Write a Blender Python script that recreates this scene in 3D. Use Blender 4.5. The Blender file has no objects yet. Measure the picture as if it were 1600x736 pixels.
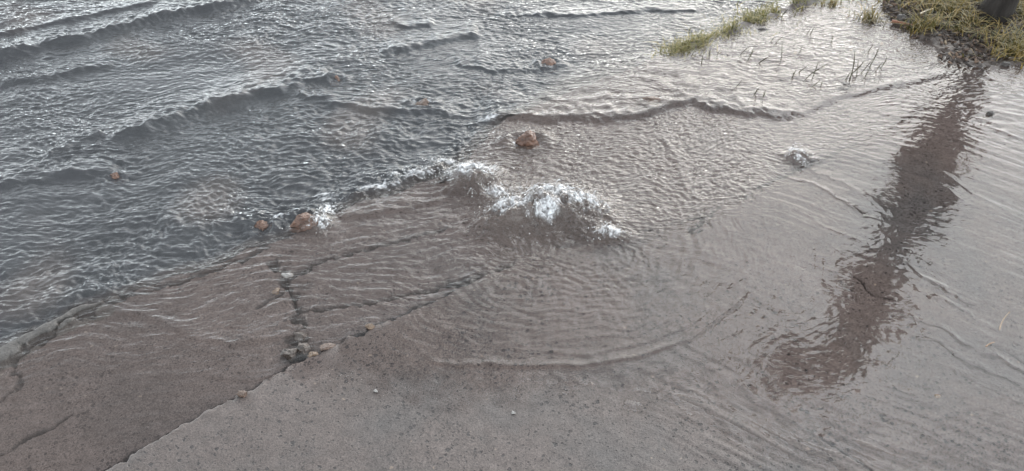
import bpy, bmesh, math, random
import numpy as np
from mathutils import Vector, Matrix, noise as mnoise

# ------------------------------------------------------------------ camera, sky, sun, exposure
SC = bpy.context.scene
COL = SC.collection
CAM_H, PITCH, FPX = 1.6, math.radians(42.0), 1200.0      # photograph is 1600 x 736
cam_data = bpy.data.cameras.new('camera')
cam_data.sensor_width = 36.0
cam_data.lens = 36.0 * FPX / 1600.0
cam_data.clip_start = 0.02
cam_data.clip_end = 500.0
cam = bpy.data.objects.new('camera', cam_data)
COL.objects.link(cam)
cam.location = (0, 0, CAM_H)
cam.rotation_euler = (math.pi / 2 - PITCH, 0, 0)
SC.camera = cam

SUN_EL, SUN_AZ = math.radians(25), math.radians(22)       # azimuth measured from +Y towards +X
sun_dir = Vector((math.sin(SUN_AZ) * math.cos(SUN_EL), math.cos(SUN_AZ) * math.cos(SUN_EL), math.sin(SUN_EL)))
gap_el, gap_az = math.radians(46), math.radians(43)            # brightest gap in the cloud
gap_dir = Vector((math.sin(gap_az) * math.cos(gap_el), math.cos(gap_az) * math.cos(gap_el), math.sin(gap_el)))
world = bpy.data.worlds.new('World')
SC.world = world
world.use_nodes = True


def nn(nt, typ, **kw):
    n = nt.nodes.new(typ)
    for k, v in kw.items():
        if k == 'inp':
            for kk, vv in v.items():
                n.inputs[kk].default_value = vv
        else:
            setattr(n, k, v)
    return n


def build_world():
    nt = world.node_tree
    nt.nodes.clear()
    L = nt.links.new
    out = nn(nt, 'ShaderNodeOutputWorld')
    bg = nn(nt, 'ShaderNodeBackground')
    bg.inputs['Strength'].default_value = 0.1
    sky = nn(nt, 'ShaderNodeTexSky')
    sky.sky_type = 'NISHITA'
    sky.sun_disc = False
    sky.sun_elevation = SUN_EL
    sky.sun_rotation = SUN_AZ
    sky.air_density = 1.2
    sky.dust_density = 2.0
    tc = nn(nt, 'ShaderNodeTexCoord')
    dot = nn(nt, 'ShaderNodeVectorMath', operation='DOT_PRODUCT')
    dot.inputs[1].default_value = gap_dir
    L(tc.outputs['Generated'], dot.inputs[0])
    mx = nn(nt, 'ShaderNodeMath', operation='MAXIMUM')
    mx.inputs[1].default_value = 0.0
    L(dot.outputs['Value'], mx.inputs[0])
    pw = nn(nt, 'ShaderNodeMath', operation='POWER')
    pw.inputs[1].default_value = 8.0
    L(mx.outputs[0], pw.inputs[0])
    gl = nn(nt, 'ShaderNodeMath', operation='MULTIPLY_ADD')
    gl.inputs[1].default_value = 25.0
    L(pw.outputs[0], gl.inputs[0])
    # the overcast is brighter towards the horizon than overhead
    sx = nn(nt, 'ShaderNodeSeparateXYZ')
    L(tc.outputs['Generated'], sx.inputs[0])
    up = nn(nt, 'ShaderNodeMath', operation='SUBTRACT', use_clamp=True)
    up.inputs[0].default_value = 1.0
    L(sx.outputs[2], up.inputs[1])
    up2 = nn(nt, 'ShaderNodeMath', operation='POWER')
    up2.inputs[1].default_value = 2.0
    L(up.outputs[0], up2.inputs[0])
    base = nn(nt, 'ShaderNodeMath', operation='MULTIPLY_ADD')
    base.inputs[1].default_value = 21.0
    base.inputs[2].default_value = 2.5
    L(up2.outputs[0], base.inputs[0])
    L(base.outputs[0], gl.inputs[2])
    nz = nn(nt, 'ShaderNodeTexNoise', inp={'Scale': 2.6, 'Detail': 6.0, 'Roughness': 0.55})
    L(tc.outputs['Generated'], nz.inputs['Vector'])
    mr = nn(nt, 'ShaderNodeMapRange', inp={'From Min': 0.3, 'From Max': 0.7, 'To Min': 0.7, 'To Max': 1.25})
    L(nz.outputs['Fac'], mr.inputs['Value'])
    ml = nn(nt, 'ShaderNodeMath', operation='MULTIPLY')
    L(gl.outputs[0], ml.inputs[0])
    L(mr.outputs[0], ml.inputs[1])
    cc = nn(nt, 'ShaderNodeVectorMath', operation='SCALE')
    cc.inputs[0].default_value = (0.935, 1.005, 1.045)
    L(ml.outputs[0], cc.inputs['Scale'])
    mix = nn(nt, 'ShaderNodeMix', data_type='RGBA')
    mix.inputs[0].default_value = 0.8
    L(sky.outputs[0], mix.inputs[6])
    L(cc.outputs[0], mix.inputs[7])
    L(mix.outputs[2], bg.inputs['Color'])
    L(bg.outputs[0], out.inputs['Surface'])


build_world()
sun_data = bpy.data.lights.new('sun', 'SUN')
sun_data.energy = 0.5
sun_data.angle = math.radians(60)
sun_data.color = (1.0, 0.95, 0.88)
sun = bpy.data.objects.new('sun', sun_data)
COL.objects.link(sun)
sun.rotation_euler = sun_dir.to_track_quat('Z', 'Y').to_euler()

SC.view_settings.view_transform = 'Standard'
SC.view_settings.look = 'None'
SC.view_settings.gamma = 1.0
SC.view_settings.use_curve_mapping = False
SC.view_settings.exposure = 1.52
SC.cycles.sampling_pattern = 'TABULATED_SOBOL'
SC.cycles.max_bounces = 8
SC.cycles.transparent_max_bounces = 12

# ------------------------------------------------------------------ helpers
SP, CP = math.sin(PITCH), math.cos(PITCH)


def ray(px, py):
    x = (px - 800.0) / FPX
    y = (py - 368.0) / FPX
    return x, CP - y * SP, -(SP + y * CP)


def G(px, py, z=0.0):
    """photo pixel -> point of the ground (height z)"""
    dx, dy, dz = ray(px, py)
    t = (z - CAM_H) / dz
    return np.array((dx * t, dy * t))


def GP(pts):
    return np.array([G(*p) for p in pts])


def vrand(ix, iy, seed):
    h = (ix.astype(np.int64) * 374761393 + iy.astype(np.int64) * 668265263 + seed * 1442695041) & 0xFFFFFFFF
    h = ((h ^ (h >> 13)) * 1274126177) & 0xFFFFFFFF
    return ((h ^ (h >> 16)) & 0xFFFF).astype(np.float32) / 65536.0


def perlin(x, y, seed=0):
    x = np.asarray(x, np.float32); y = np.asarray(y, np.float32)
    ix = np.floor(x); iy = np.floor(y)
    fx = x - ix; fy = y - iy
    ux = fx * fx * fx * (fx * (fx * 6 - 15) + 10)
    uy = fy * fy * fy * (fy * (fy * 6 - 15) + 10)

    def g(ox, oy):
        a = vrand(ix + ox, iy + oy, seed) * 6.2831853
        return np.cos(a) * (fx - ox) + np.sin(a) * (fy - oy)
    n0 = g(0, 0); n1 = g(1, 0); n2 = g(0, 1); n3 = g(1, 1)
    a = n0 + (n1 - n0) * ux
    b = n2 + (n3 - n2) * ux
    return (a + (b - a) * uy) * 1.5


def fbm(x, y, octs=3, seed=0, gain=0.5):
    r = 0; a = 1.0; f = 1.0
    for i in range(octs):
        r = r + a * perlin(x * f + 13.7 * i, y * f - 7.3 * i, seed + i)
        a *= gain; f *= 2.03
    return r


def ridged(x, y, octs=2, seed=0):
    """sharp crested waves, 0..1"""
    r = 0; a = 1.0; f = 1.0; tot = 0
    for i in range(octs):
        r = r + a * (1 - np.abs(perlin(x * f + 5.1 * i, y * f + 9.2 * i, seed + i)) * 1.6)
        tot += a; a *= 0.5; f *= 2.1
    return r / tot


def sstep(v, a, b):
    t = np.clip((v - a) / (b - a), 0, 1)
    return t * t * (3 - 2 * t)


def seg_fields(P, X, Y, far=None):
    """unsigned distance, signed side (left of the direction is +) and running parameter of a polyline"""
    best = np.full(X.shape, 1e9, np.float32)
    side = np.zeros(X.shape, np.float32)
    par = np.zeros(X.shape, np.float32)
    n = len(P) - 1
    for i in range(n):
        ax, ay = P[i]; bx, by = P[i + 1]
        dx, dy = bx - ax, by - ay
        l2 = dx * dx + dy * dy
        t = np.clip(((X - ax) * dx + (Y - ay) * dy) / l2, 0, 1)
        qx = X - ax - t * dx; qy = Y - ay - t * dy
        d = qx * qx + qy * qy
        m = d < best
        best = np.where(m, d, best)
        s = dx * (Y - ay) - dy * (X - ax)
        side = np.where(m, s, side)
        par = np.where(m, (i + t) / n, par)
    d = np.sqrt(best)
    return d, np.where(side >= 0, d, -d), par


def local_fields(P, X, Y, margin=0.45):
    """seg_fields evaluated only near the line; far away distance = 9"""
    x0, y0 = P.min(0) - margin; x1, y1 = P.max(0) + margin
    m = (X > x0) & (X < x1) & (Y > y0) & (Y < y1)
    d = np.full(X.shape, 9.0, np.float32); s = np.full(X.shape, 9.0, np.float32); p = np.zeros(X.shape, np.float32)
    if m.any():
        d[m], s[m], p[m] = seg_fields(P, X[m], Y[m])
    return d, s, p


def poly_mask(px_pts, X, Y, feather):
    P = GP(px_pts)
    P = np.vstack([P, P[:1]])
    d, _, _ = seg_fields(P, X, Y)
    ins = np.zeros(X.shape, bool)
    for i in range(len(P) - 1):
        ax, ay = P[i]; bx, by = P[i + 1]
        if ay == by: continue
        c = ((ay > Y) != (by > Y)) & (X < (bx - ax) * (Y - ay) / (by - ay) + ax)
        ins ^= c
    return sstep(np.where(ins, d, -d), -feather, feather)


def blob(px, py, rx, ry, X, Y):
    """soft gaussian on the ground; rx sideways, ry in depth, in metres"""
    c = G(px, py)
    return np.exp(-(((X - c[0]) / rx) ** 2 + ((Y - c[1]) / ry) ** 2))


def rot(X, Y, ang, L1, L2):
    c, s = math.cos(ang), math.sin(ang)
    return (X * c + Y * s) / L1, (-X * s + Y * c) / L2


def tag(o, label=None, cat=None, group=None, kind=None):
    if label: o['label'] = label
    if cat: o['category'] = cat
    if group: o['group'] = group
    if kind: o['kind'] = kind
    return o


def mesh_from(name, verts, faces, mat, smooth=True):
    me = bpy.data.meshes.new(name)
    verts = np.asarray(verts, np.float32)
    faces = np.asarray(faces, np.int32)
    nv, nf, k = len(verts), len(faces), faces.shape[1]
    me.vertices.add(nv)
    me.vertices.foreach_set('co', verts.ravel())
    me.loops.add(nf * k)
    me.loops.foreach_set('vertex_index', faces.ravel())
    me.polygons.add(nf)
    me.polygons.foreach_set('loop_start', np.arange(0, nf * k, k, dtype=np.int32))
    me.polygons.foreach_set('use_smooth', np.full(nf, smooth, bool))
    me.update(calc_edges=True)
    me.validate()
    if mat: me.materials.append(mat)
    return me


def add_obj(name, me, parent=None):
    o = bpy.data.objects.new(name, me)
    COL.objects.link(o)
    if parent: o.parent = parent
    return o


def fattr(me, name, vals):
    a = me.attributes.new(name, 'FLOAT', 'POINT')
    a.data.foreach_set('value', np.ascontiguousarray(vals, np.float32).ravel())


def vattr(me, name, vals):
    a = me.attributes.new(name, 'FLOAT_VECTOR', 'POINT')
    a.data.foreach_set('vector', np.ascontiguousarray(vals, np.float32).ravel())


# ------------------------------------------------------------------ materials
def new_mat(name):
    m = bpy.data.materials.new(name)
    m.use_nodes = True
    m.node_tree.nodes.clear()
    return m, m.node_tree, m.node_tree.links.new


def ramp(nt, stops):
    r = nn(nt, 'ShaderNodeValToRGB')
    el = r.color_ramp.elements
    el[0].position, el[0].color = stops[0][0], (*stops[0][1], 1)
    el[1].position, el[1].color = stops[-1][0], (*stops[-1][1], 1)
    for p, c in stops[1:-1]:
        e = el.new(p); e.color = (*c, 1)
    return r


def mixc(nt, fac, a, b):
    m = nn(nt, 'ShaderNodeMix', data_type='RGBA')
    for i, v in ((0, fac), (6, a), (7, b)):
        if isinstance(v, (int, float)): m.inputs[i].default_value = v
        elif isinstance(v, tuple): m.inputs[i].default_value = (*v, 1)
        else: nt.links.new(v, m.inputs[i])
    return m.outputs[2]


def mth(nt, op, a, b=0.0, c=0.0, clamp=False):
    m = nn(nt, 'ShaderNodeMath', operation=op, use_clamp=clamp)
    for i, v in enumerate((a, b, c)):
        if isinstance(v, (int, float)): m.inputs[i].default_value = v
        else: nt.links.new(v, m.inputs[i])
    return m.outputs[0]


def concrete_mat(name, c1, c2, c3, speck=1.0, rough=0.42, spots=True, pit=0.0022):
    m, nt, L = new_mat(name)
    out = nn(nt, 'ShaderNodeOutputMaterial')
    bs = nn(nt, 'ShaderNodeBsdfPrincipled')
    geo = nn(nt, 'ShaderNodeNewGeometry')
    P = geo.outputs['Position']
    big = nn(nt, 'ShaderNodeTexNoise', inp={'Scale': 1.9, 'Detail': 5.0, 'Roughness': 0.6})
    L(P, big.inputs['Vector'])
    r = ramp(nt, [(0.32, c1), (0.5, c2), (0.7, c3)])
    L(big.outputs['Fac'], r.inputs[0])
    mid = nn(nt, 'ShaderNodeTexNoise', inp={'Scale': 28.0, 'Detail': 6.0, 'Roughness': 0.7})
    L(P, mid.inputs['Vector'])
    mm = nn(nt, 'ShaderNodeMapRange', inp={'From Min': 0.3, 'From Max': 0.7, 'To Min': 0.78, 'To Max': 1.2})
    L(mid.outputs['Fac'], mm.inputs['Value'])
    col = nn(nt, 'ShaderNodeVectorMath', operation='SCALE')
    L(r.outputs[0], col.inputs[0]); L(mm.outputs[0], col.inputs['Scale'])
    c = col.outputs[0]
    # fine grain of sand and cement
    gr = nn(nt, 'ShaderNodeTexNoise', inp={'Scale': 230.0, 'Detail': 3.0, 'Roughness': 0.75})
    L(P, gr.inputs['Vector'])
    g2 = nn(nt, 'ShaderNodeMapRange', inp={'From Min': 0.36, 'From Max': 0.64, 'To Min': 0.62, 'To Max': 1.3})
    L(gr.outputs['Fac'], g2.inputs['Value'])
    cg = nn(nt, 'ShaderNodeVectorMath', operation='SCALE')
    L(c, cg.inputs[0]); L(g2.outputs[0], cg.inputs['Scale'])
    c = cg.outputs[0]
    hgt = mth(nt, 'MULTIPLY', gr.outputs['Fac'], 0.0011)
    if spots:
        # dark sand grains
        sg = nn(nt, 'ShaderNodeTexNoise', inp={'Scale': 130.0, 'Detail': 2.5, 'Roughness': 0.6})
        L(P, sg.inputs['Vector'])
        sd = nn(nt, 'ShaderNodeTexNoise', inp={'Scale': 9.0, 'Detail': 3.0})
        L(P, sd.inputs['Vector'])
        lo = mth(nt, 'MULTIPLY_ADD', sd.outputs['Fac'], 0.34, 0.225)
        k = mth(nt, 'MULTIPLY', mth(nt, 'SUBTRACT', lo, sg.outputs['Fac']), 16.0, 0, True)
        c = mixc(nt, mth(nt, 'MULTIPLY', k, 0.62 * speck), c, (0.022, 0.02, 0.02))
        # dark pits where sand has washed out, unevenly spread
        den = nn(nt, 'ShaderNodeTexNoise', inp={'Scale': 5.0, 'Detail': 4.0, 'Roughness': 0.65})
        L(P, den.inputs['Vector'])
        dist = nn(nt, 'ShaderNodeTexNoise', inp={'Scale': 90.0, 'Detail': 2.0})
        L(P, dist.inputs['Vector'])
        wp = nn(nt, 'ShaderNodeVectorMath', operation='MULTIPLY_ADD')
        L(dist.outputs['Color'], wp.inputs[0]); wp.inputs[1].default_value = (0.012, 0.012, 0.012); L(P, wp.inputs[2])
        for sc, th, dk in ((62.0, 0.21, 0.8), (125.0, 0.24, 0.65), (27.0, 0.115, 0.9)):
            vo = nn(nt, 'ShaderNodeTexVoronoi', inp={'Scale': sc, 'Randomness': 1.0})
            L(wp.outputs[0], vo.inputs['Vector'])
            sep = nn(nt, 'ShaderNodeSeparateColor')
            L(vo.outputs['Color'], sep.inputs[0])
            lim = mth(nt, 'MULTIPLY', mth(nt, 'MULTIPLY', sep.outputs[0], th * 1.9 * speck), mth(nt, 'MULTIPLY_ADD', den.outputs['Fac'], 2.2, -0.35, True))
            k = mth(nt, 'SUBTRACT', lim, vo.outputs['Distance'])
            k = mth(nt, 'MULTIPLY', k, 14.0, 0, True)
            c = mixc(nt, mth(nt, 'MULTIPLY', k, dk), c, (0.028, 0.024, 0.024))
            hgt = mth(nt, 'MULTIPLY_ADD', k, -pit, hgt)
        # pale and tan stones of the aggregate
        vo = nn(nt, 'ShaderNodeTexVoronoi', inp={'Scale': 42.0})
        L(wp.outputs[0], vo.inputs['Vector'])
        sep = nn(nt, 'ShaderNodeSeparateColor'); L(vo.outputs['Color'], sep.inputs[0])
        sel = mth(nt, 'GREATER_THAN', sep.outputs[1], 0.955)
        k = mth(nt, 'MULTIPLY', mth(nt, 'LESS_THAN', vo.outputs['Distance'], 0.17), sel)
        pale = mixc(nt, sep.outputs[2], (0.22, 0.16, 0.115), (0.25, 0.24, 0.235))
        c = mixc(nt, mth(nt, 'MULTIPLY', k, 0.38), c, pale)
    # dirt in cracks (vertex attribute written with the crack's own shape)
    at = nn(nt, 'ShaderNodeAttribute', attribute_name='dirt')
    c = mixc(nt, at.outputs['Fac'], c, (0.016, 0.014, 0.014))
    bp = nn(nt, 'ShaderNodeBump', inp={'Strength': 1.0, 'Distance': 1.0})
    L(hgt, bp.inputs['Height'])
    L(c, bs.inputs['Base Color'])
    L(bp.outputs[0], bs.inputs['Normal'])
    bs.inputs['Roughness'].default_value = rough
    # concrete that lies under water has next to no gloss of its own: the water above it carries the reflection
    wt = nn(nt, 'ShaderNodeAttribute', attribute_name='submerged')
    L(mth(nt, 'MULTIPLY_ADD', wt.outputs['Fac'], -0.34, 0.34), bs.inputs['Specular IOR Level'])
    L(bs.outputs[0], out.inputs['Surface'])
    return m


def water_mat():
    m, nt, L = new_mat('flood_water')
    out = nn(nt, 'ShaderNodeOutputMaterial')
    A = lambda n: nn(nt, 'ShaderNodeAttribute', attribute_name=n)
    turb, foam, fine, fco, tone = A('turb'), A('foam'), A('fine'), A('flowco'), A('tone')
    n1 = nn(nt, 'ShaderNodeTexNoise', inp={'Scale': 1.0, 'Detail': 1.5, 'Roughness': 0.5, 'Distortion': 0.5})
    L(fco.outputs['Vector'], n1.inputs['Vector'])
    hgt = mth(nt, 'MULTIPLY', n1.outputs['Fac'], fine.outputs['Fac'])
    bp = nn(nt, 'ShaderNodeBump', inp={'Strength': 1.0, 'Distance': 1.0})
    L(hgt, bp.inputs['Height'])
    fr = nn(nt, 'ShaderNodeFresnel')
    gq = nn(nt, 'ShaderNodeNewGeometry')      # a thin layer: the same reflectance from above and from below
    L(mth(nt, 'MULTIPLY_ADD', gq.outputs['Backfacing'], 1 / 1.34 - 1.34, 1.34), fr.inputs['IOR'])
    L(bp.outputs[0], fr.inputs['Normal'])
    gl = nn(nt, 'ShaderNodeBsdfGlossy', inp={'Roughness': 0.045})
    L(bp.outputs[0], gl.inputs['Normal'])
    tr = nn(nt, 'ShaderNodeBsdfTransparent', inp={'Color': (0.98, 0.964, 0.955, 1)})
    df = nn(nt, 'ShaderNodeBsdfDiffuse')
    L(mixc(nt, tone.outputs['Fac'], (0.055, 0.056, 0.059), (0.130, 0.103, 0.090)), df.inputs['Color'])
    L(bp.outputs[0], df.inputs['Normal'])
    m1 = nn(nt, 'ShaderNodeMixShader')
    L(turb.outputs['Fac'], m1.inputs[0]); L(tr.outputs[0], m1.inputs[1]); L(df.outputs[0], m1.inputs[2])
    m2 = nn(nt, 'ShaderNodeMixShader')
    L(fr.outputs[0], m2.inputs[0]); L(m1.outputs[0], m2.inputs[1]); L(gl.outputs[0], m2.inputs[2])
    fd = nn(nt, 'ShaderNodeBsdfDiffuse', inp={'Color': (0.55, 0.55, 0.56, 1)})
    m3 = nn(nt, 'ShaderNodeMixShader')
    L(foam.outputs['Fac'], m3.inputs[0]); L(m2.outputs[0], m3.inputs[1]); L(fd.outputs[0], m3.inputs[2])
    L(m3.outputs[0], out.inputs['Surface'])
    return m


def foam_mat():
    m, nt, L = new_mat('foam')
    out = nn(nt, 'ShaderNodeOutputMaterial')
    df = nn(nt, 'ShaderNodeBsdfDiffuse', inp={'Color': (0.62, 0.62, 0.63, 1)})
    gl = nn(nt, 'ShaderNodeBsdfGlossy', inp={'Roughness': 0.12, 'Color': (0.95, 0.95, 0.95, 1)})
    tr = nn(nt, 'ShaderNodeBsdfTransparent', inp={'Color': (0.96, 0.95, 0.94, 1)})
    fr = nn(nt, 'ShaderNodeFresnel', inp={'IOR': 1.4})
    geo = nn(nt, 'ShaderNodeNewGeometry')
    nz = nn(nt, 'ShaderNodeTexNoise', inp={'Scale': 70.0, 'Detail': 4.0, 'Roughness': 0.65})
    L(geo.outputs['Position'], nz.inputs['Vector'])
    mr = nn(nt, 'ShaderNodeMapRange', inp={'From Min': 0.38, 'From Max': 0.57, 'To Min': 0.14, 'To Max': 1.0})
    L(nz.outputs['Fac'], mr.inputs['Value'])
    op = nn(nt, 'ShaderNodeAttribute', attribute_name='opacity')
    a = nn(nt, 'ShaderNodeMixShader')
    L(mth(nt, 'MULTIPLY', mr.outputs[0], op.outputs['Fac']), a.inputs[0]); L(tr.outputs[0], a.inputs[1]); L(df.outputs[0], a.inputs[2])
    b = nn(nt, 'ShaderNodeMixShader')
    L(mth(nt, 'MULTIPLY', fr.outputs[0], mth(nt, 'MULTIPLY_ADD', op.outputs['Fac'], 0.6, 0.3)), b.inputs[0]); L(a.outputs[0], b.inputs[1]); L(gl.outputs[0], b.inputs[2])
    L(b.outputs[0], out.inputs['Surface'])
    return m


def stone_mat(name, c1, c2, rough=0.4):
    m, nt, L = new_mat(name)
    out = nn(nt, 'ShaderNodeOutputMaterial')
    bs = nn(nt, 'ShaderNodeBsdfPrincipled')
    tc = nn(nt, 'ShaderNodeTexCoord')
    nz = nn(nt, 'ShaderNodeTexNoise', inp={'Scale': 34.0, 'Detail': 6.0, 'Roughness': 0.7})
    L(tc.outputs['Object'], nz.inputs['Vector'])
    r = ramp(nt, [(0.3, c1), (0.62, c2)])
    L(nz.outputs['Fac'], r.inputs[0])
    n2 = nn(nt, 'ShaderNodeTexNoise', inp={'Scale': 180.0, 'Detail': 4.0, 'Roughness': 0.7})
    L(tc.outputs['Object'], n2.inputs['Vector'])
    bp = nn(nt, 'ShaderNodeBump', inp={'Strength': 0.9, 'Distance': 0.003})
    L(n2.outputs['Fac'], bp.inputs['Height'])
    L(r.outputs[0], bs.inputs['Base Color']); L(bp.outputs[0], bs.inputs['Normal'])
    bs.inputs['Roughness'].default_value = rough * 0.62
    L(bs.outputs[0], out.inputs['Surface'])
    return m


def attr_ramp_mat(name, stops, rough=0.6, transl=0.25):
    """colour picked per blade / leaf from the attribute 'hue'"""
    m, nt, L = new_mat(name)
    out = nn(nt, 'ShaderNodeOutputMaterial')
    bs = nn(nt, 'ShaderNodeBsdfPrincipled')
    at = nn(nt, 'ShaderNodeAttribute', attribute_name='hue')
    r = ramp(nt, stops)
    L(at.outputs['Fac'], r.inputs[0]); L(r.outputs[0], bs.inputs['Base Color'])
    bs.inputs['Roughness'].default_value = rough
    tl = nn(nt, 'ShaderNodeBsdfTranslucent')
    L(r.outputs[0], tl.inputs['Color'])
    mx = nn(nt, 'ShaderNodeMixShader'); mx.inputs[0].default_value = transl
    L(bs.outputs[0], mx.inputs[1]); L(tl.outputs[0], mx.inputs[2])
    L(mx.outputs[0], out.inputs['Surface'])
    return m


M_DRIVE = concrete_mat('driveway_concrete', (0.062, 0.056, 0.054), (0.080, 0.064, 0.058), (0.093, 0.074, 0.068), 1.0, 0.5)
M_PAVE = concrete_mat('pavement_concrete', (0.060, 0.051, 0.049), (0.082, 0.067, 0.063), (0.100, 0.081, 0.075), 0.9, 0.55)
M_KERB = concrete_mat('kerb_concrete', (0.055, 0.049, 0.045), (0.07, 0.063, 0.058), (0.08, 0.073, 0.068), 0.6, 0.55)
M_ROAD = concrete_mat('road_asphalt', (0.03, 0.029, 0.03), (0.04, 0.038, 0.038), (0.05, 0.046, 0.044), 0.8, 0.5)
M_SOIL = concrete_mat('wet_soil', (0.026, 0.018, 0.014), (0.042, 0.029, 0.023), (0.065, 0.046, 0.036), 1.0, 0.45)
M_WATER = water_mat()
M_FOAM = foam_mat()

# ------------------------------------------------------------------ the ground and the water as height fields
def axis(a, b, step, far, g=1.10):
    core = np.arange(a, b + step / 2, step)
    ext = []; s = step; p = 0.0
    while p < far:
        s *= g; p += s; ext.append(p)
    ext = np.array(ext)
    return np.concatenate([(a - ext)[::-1], core, b + ext]).astype(np.float32)


STEP = 0.0039
xs = axis(-2.65, 2.65, STEP, 80)
ys = axis(0.85, 3.65, STEP, 80)
NX, NY = len(xs), len(ys)
X, Y = np.meshgrid(xs, ys)            # [NY, NX]


def extend(P, n=80.0):
    a = P[0] + (P[0] - P[1]) / np.linalg.norm(P[0] - P[1]) * n
    b = P[-1] + (P[-1] - P[-2]) / np.linalg.norm(P[-1] - P[-2]) * n
    return np.vstack([a, P, b])


K_PX = [(-200, 640), (0, 540), (110, 480), (215, 441), (300, 412), (400, 376), (470, 352), (530, 318), (620, 288),
        (700, 258), (738, 222), (760, 197), (785, 180), (870, 140), (1000, 93), (1040, 76), (1140, 40), (1240, 2), (1400, -55)]
J_PX = [(-100, 868), (150, 736), (280, 662), (380, 608), (460, 563), (560, 517), (700, 455), (790, 411), (900, 378),
        (1040, 350), (1130, 320), (1200, 284), (1270, 250), (1350, 215), (1450, 165), (1560, 100), (1700, 20)]
KL = extend(GP(K_PX)); JL = extend(GP(J_PX))
wob = 0.012 * fbm(X / 0.11, Y / 0.11, 3, 11)
_, sK, pK = seg_fields(KL, X, Y)
_, sJ, pJ = seg_fields(JL, X, Y)
sK = -sK; sJ = -sJ                         # + is towards the camera side (right of the travelled direction)
sKw = sK + wob * 1.2; sJw = sJ + wob * 0.7 + 0.004 * fbm(X / 0.035, Y / 0.035, 2, 12) * (1 - sstep(X, 0.1, 0.4))
verge = poly_mask([(1395, -60), (1385, 15), (1435, 62), (1475, 98), (1530, 108), (1575, 100), (1640, 92), (1900, 40), (2600, -200), (1700, -230)], X + wob * 3, Y + wob * 2, 0.05)

low = fbm(X / 0.55, Y / 0.55, 3, 21)
mid = fbm(X / 0.12, Y / 0.12, 3, 31)
fin = fbm(X / 0.03, Y / 0.03, 2, 41)
H_road = -0.075 + 0.004 * mid + 0.0015 * fin
H_pave = -0.020 + 0.004 * low + 0.0016 * mid + 0.0006 * fin
H_near = 0.000 + 0.0022 * low + 0.0009 * mid + 0.0006 * fin
a = sstep(sKw, -0.01, 0.01)
b = sstep(sJw, -0.006, 0.006)
H = H_road * (1 - a) + H_pave * a
H = H * (1 - b) + H_near * b
# kerb stone at the left, standing a little proud, with a gap behind it
kl = sstep(pK, 0.0, 0.02) * (1 - sstep(X, G(130, 470)[0], G(250, 428)[0]))
kerb_top = sstep(sKw, 0.0, 0.012) * (1 - sstep(sKw, 0.046, 0.060)) * kl
H = H + kerb_top * (0.019 + 0.0018 * mid)
# grassy kerb at the top, where soil has collected
kg = sstep(X, G(1010, 90)[0], G(1080, 62)[0]) * np.exp(-((sK - 0.02) / 0.05) ** 2)
H = H + kg * (0.016 + 0.01 * mid)
H = H * (1 - verge) + (0.012 + 0.014 * fbm(X / 0.2, Y / 0.2, 4, 51) + 0.006 * fin) * verge + verge * 0.03 * sstep(Y, 3.0, 3.8)

dirt = np.zeros_like(X)


def crack(px, w, depth, seed, jit=0.010, dk=0.85, chip=0.5):
    global H, dirt
    P = GP(px)
    jx = jit * fbm(X / 0.05, Y / 0.05, 3, seed)
    jy = jit * fbm(X / 0.05 + 31, Y / 0.05, 3, seed + 5)
    d, s, p = local_fields(P, X + jx, Y + jy, 0.12)
    wv = w * np.clip(0.85 + 0.8 * perlin(X / 0.055, Y / 0.055, seed + 9) + 0.5 * perlin(X / 0.018, Y / 0.018, seed + 10), 0.12, 1.5)
    wv = wv * sstep(p, -0.02, 0.06) * (1 - 0.9 * sstep(p, 0.9, 1.0)) + 1e-5
    k = 1 - sstep(d, wv * 0.75, wv * 1.05)
    H = H - depth * k - chip * depth * 0.35 * np.exp(-(d / (wv * 2.0)) ** 2)
    dirt = np.maximum(dirt, dk * k)


crack(K_PX[1:5], 0.007, 0.0, 60, dk=0.0)
crack([(18, 552), (60, 525), (120, 492), (165, 466), (225, 448), (300, 425), (385, 392), (420, 378)], 0.011, 0.022, 61, 0.012)
crack([(425, 398), (432, 415), (447, 432), (460, 462), (462, 500), (458, 530), (462, 562)], 0.0135, 0.034, 62, 0.026, 0.97)
crack([(445, 428), (475, 412), (520, 395), (580, 378), (640, 362), (700, 345)], 0.0092, 0.024, 63, 0.012, 0.95)
crack([(455, 480), (520, 473), (620, 458), (700, 438), (745, 425), (800, 410)], 0.0072, 0.022, 64, 0.010, 0.95)
crack([(-20, 712), (30, 680), (72, 662), (110, 640)], 0.0042, 0.010, 65, 0.010)
crack([(0, 620), (22, 590), (14, 560), (24, 545)], 0.010, 0.012, 66, 0.016, 0.5)
crack([(690, 436), (720, 432), (760, 424), (790, 412), (805, 408)], 0.016, 0.03, 67, 0.012, 0.97)
crack([(395, 475), (420, 462), (440, 452)], 0.006, 0.012, 68, 0.008)
crack([(690, 275), (720, 240), (745, 212), (770, 190)], 0.022, 0.03, 69, 0.018)
crack(J_PX[0:8], 0.0095, 0.022, 70, 0.010, 0.94)
crack([(900, 375), (1040, 352), (1100, 336), (1150, 312), (1215, 278), (1290, 245), (1400, 190), (1450, 172)], 0.007, 0.014, 71, 0.010, 0.8)
crack([(1180, 288), (1230, 268), (1262, 252), (1275, 246)], 0.016, 0.02, 72, 0.012)
crack([(1325, 424), (1350, 448), (1372, 462), (1398, 470)], 0.003, 0.006, 73, 0.012, 0.8)
crack([(1255, 665), (1290, 690), (1330, 715), (1370, 742)], 0.0032, 0.003, 74, 0.006, 0.7, 0.0)
crack([(1235, 528), (1270, 545), (1300, 558)], 0.003, 0.003, 75, 0.005, 0.6, 0.0)
crack([(1545, 535), (1570, 548), (1605, 570)], 0.003, 0.003, 76, 0.004, 0.6, 0.0)
crack([(1120, 322), (1090, 350), (1078, 362), (1100, 362)], 0.012, 0.014, 78, 0.012)
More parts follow.
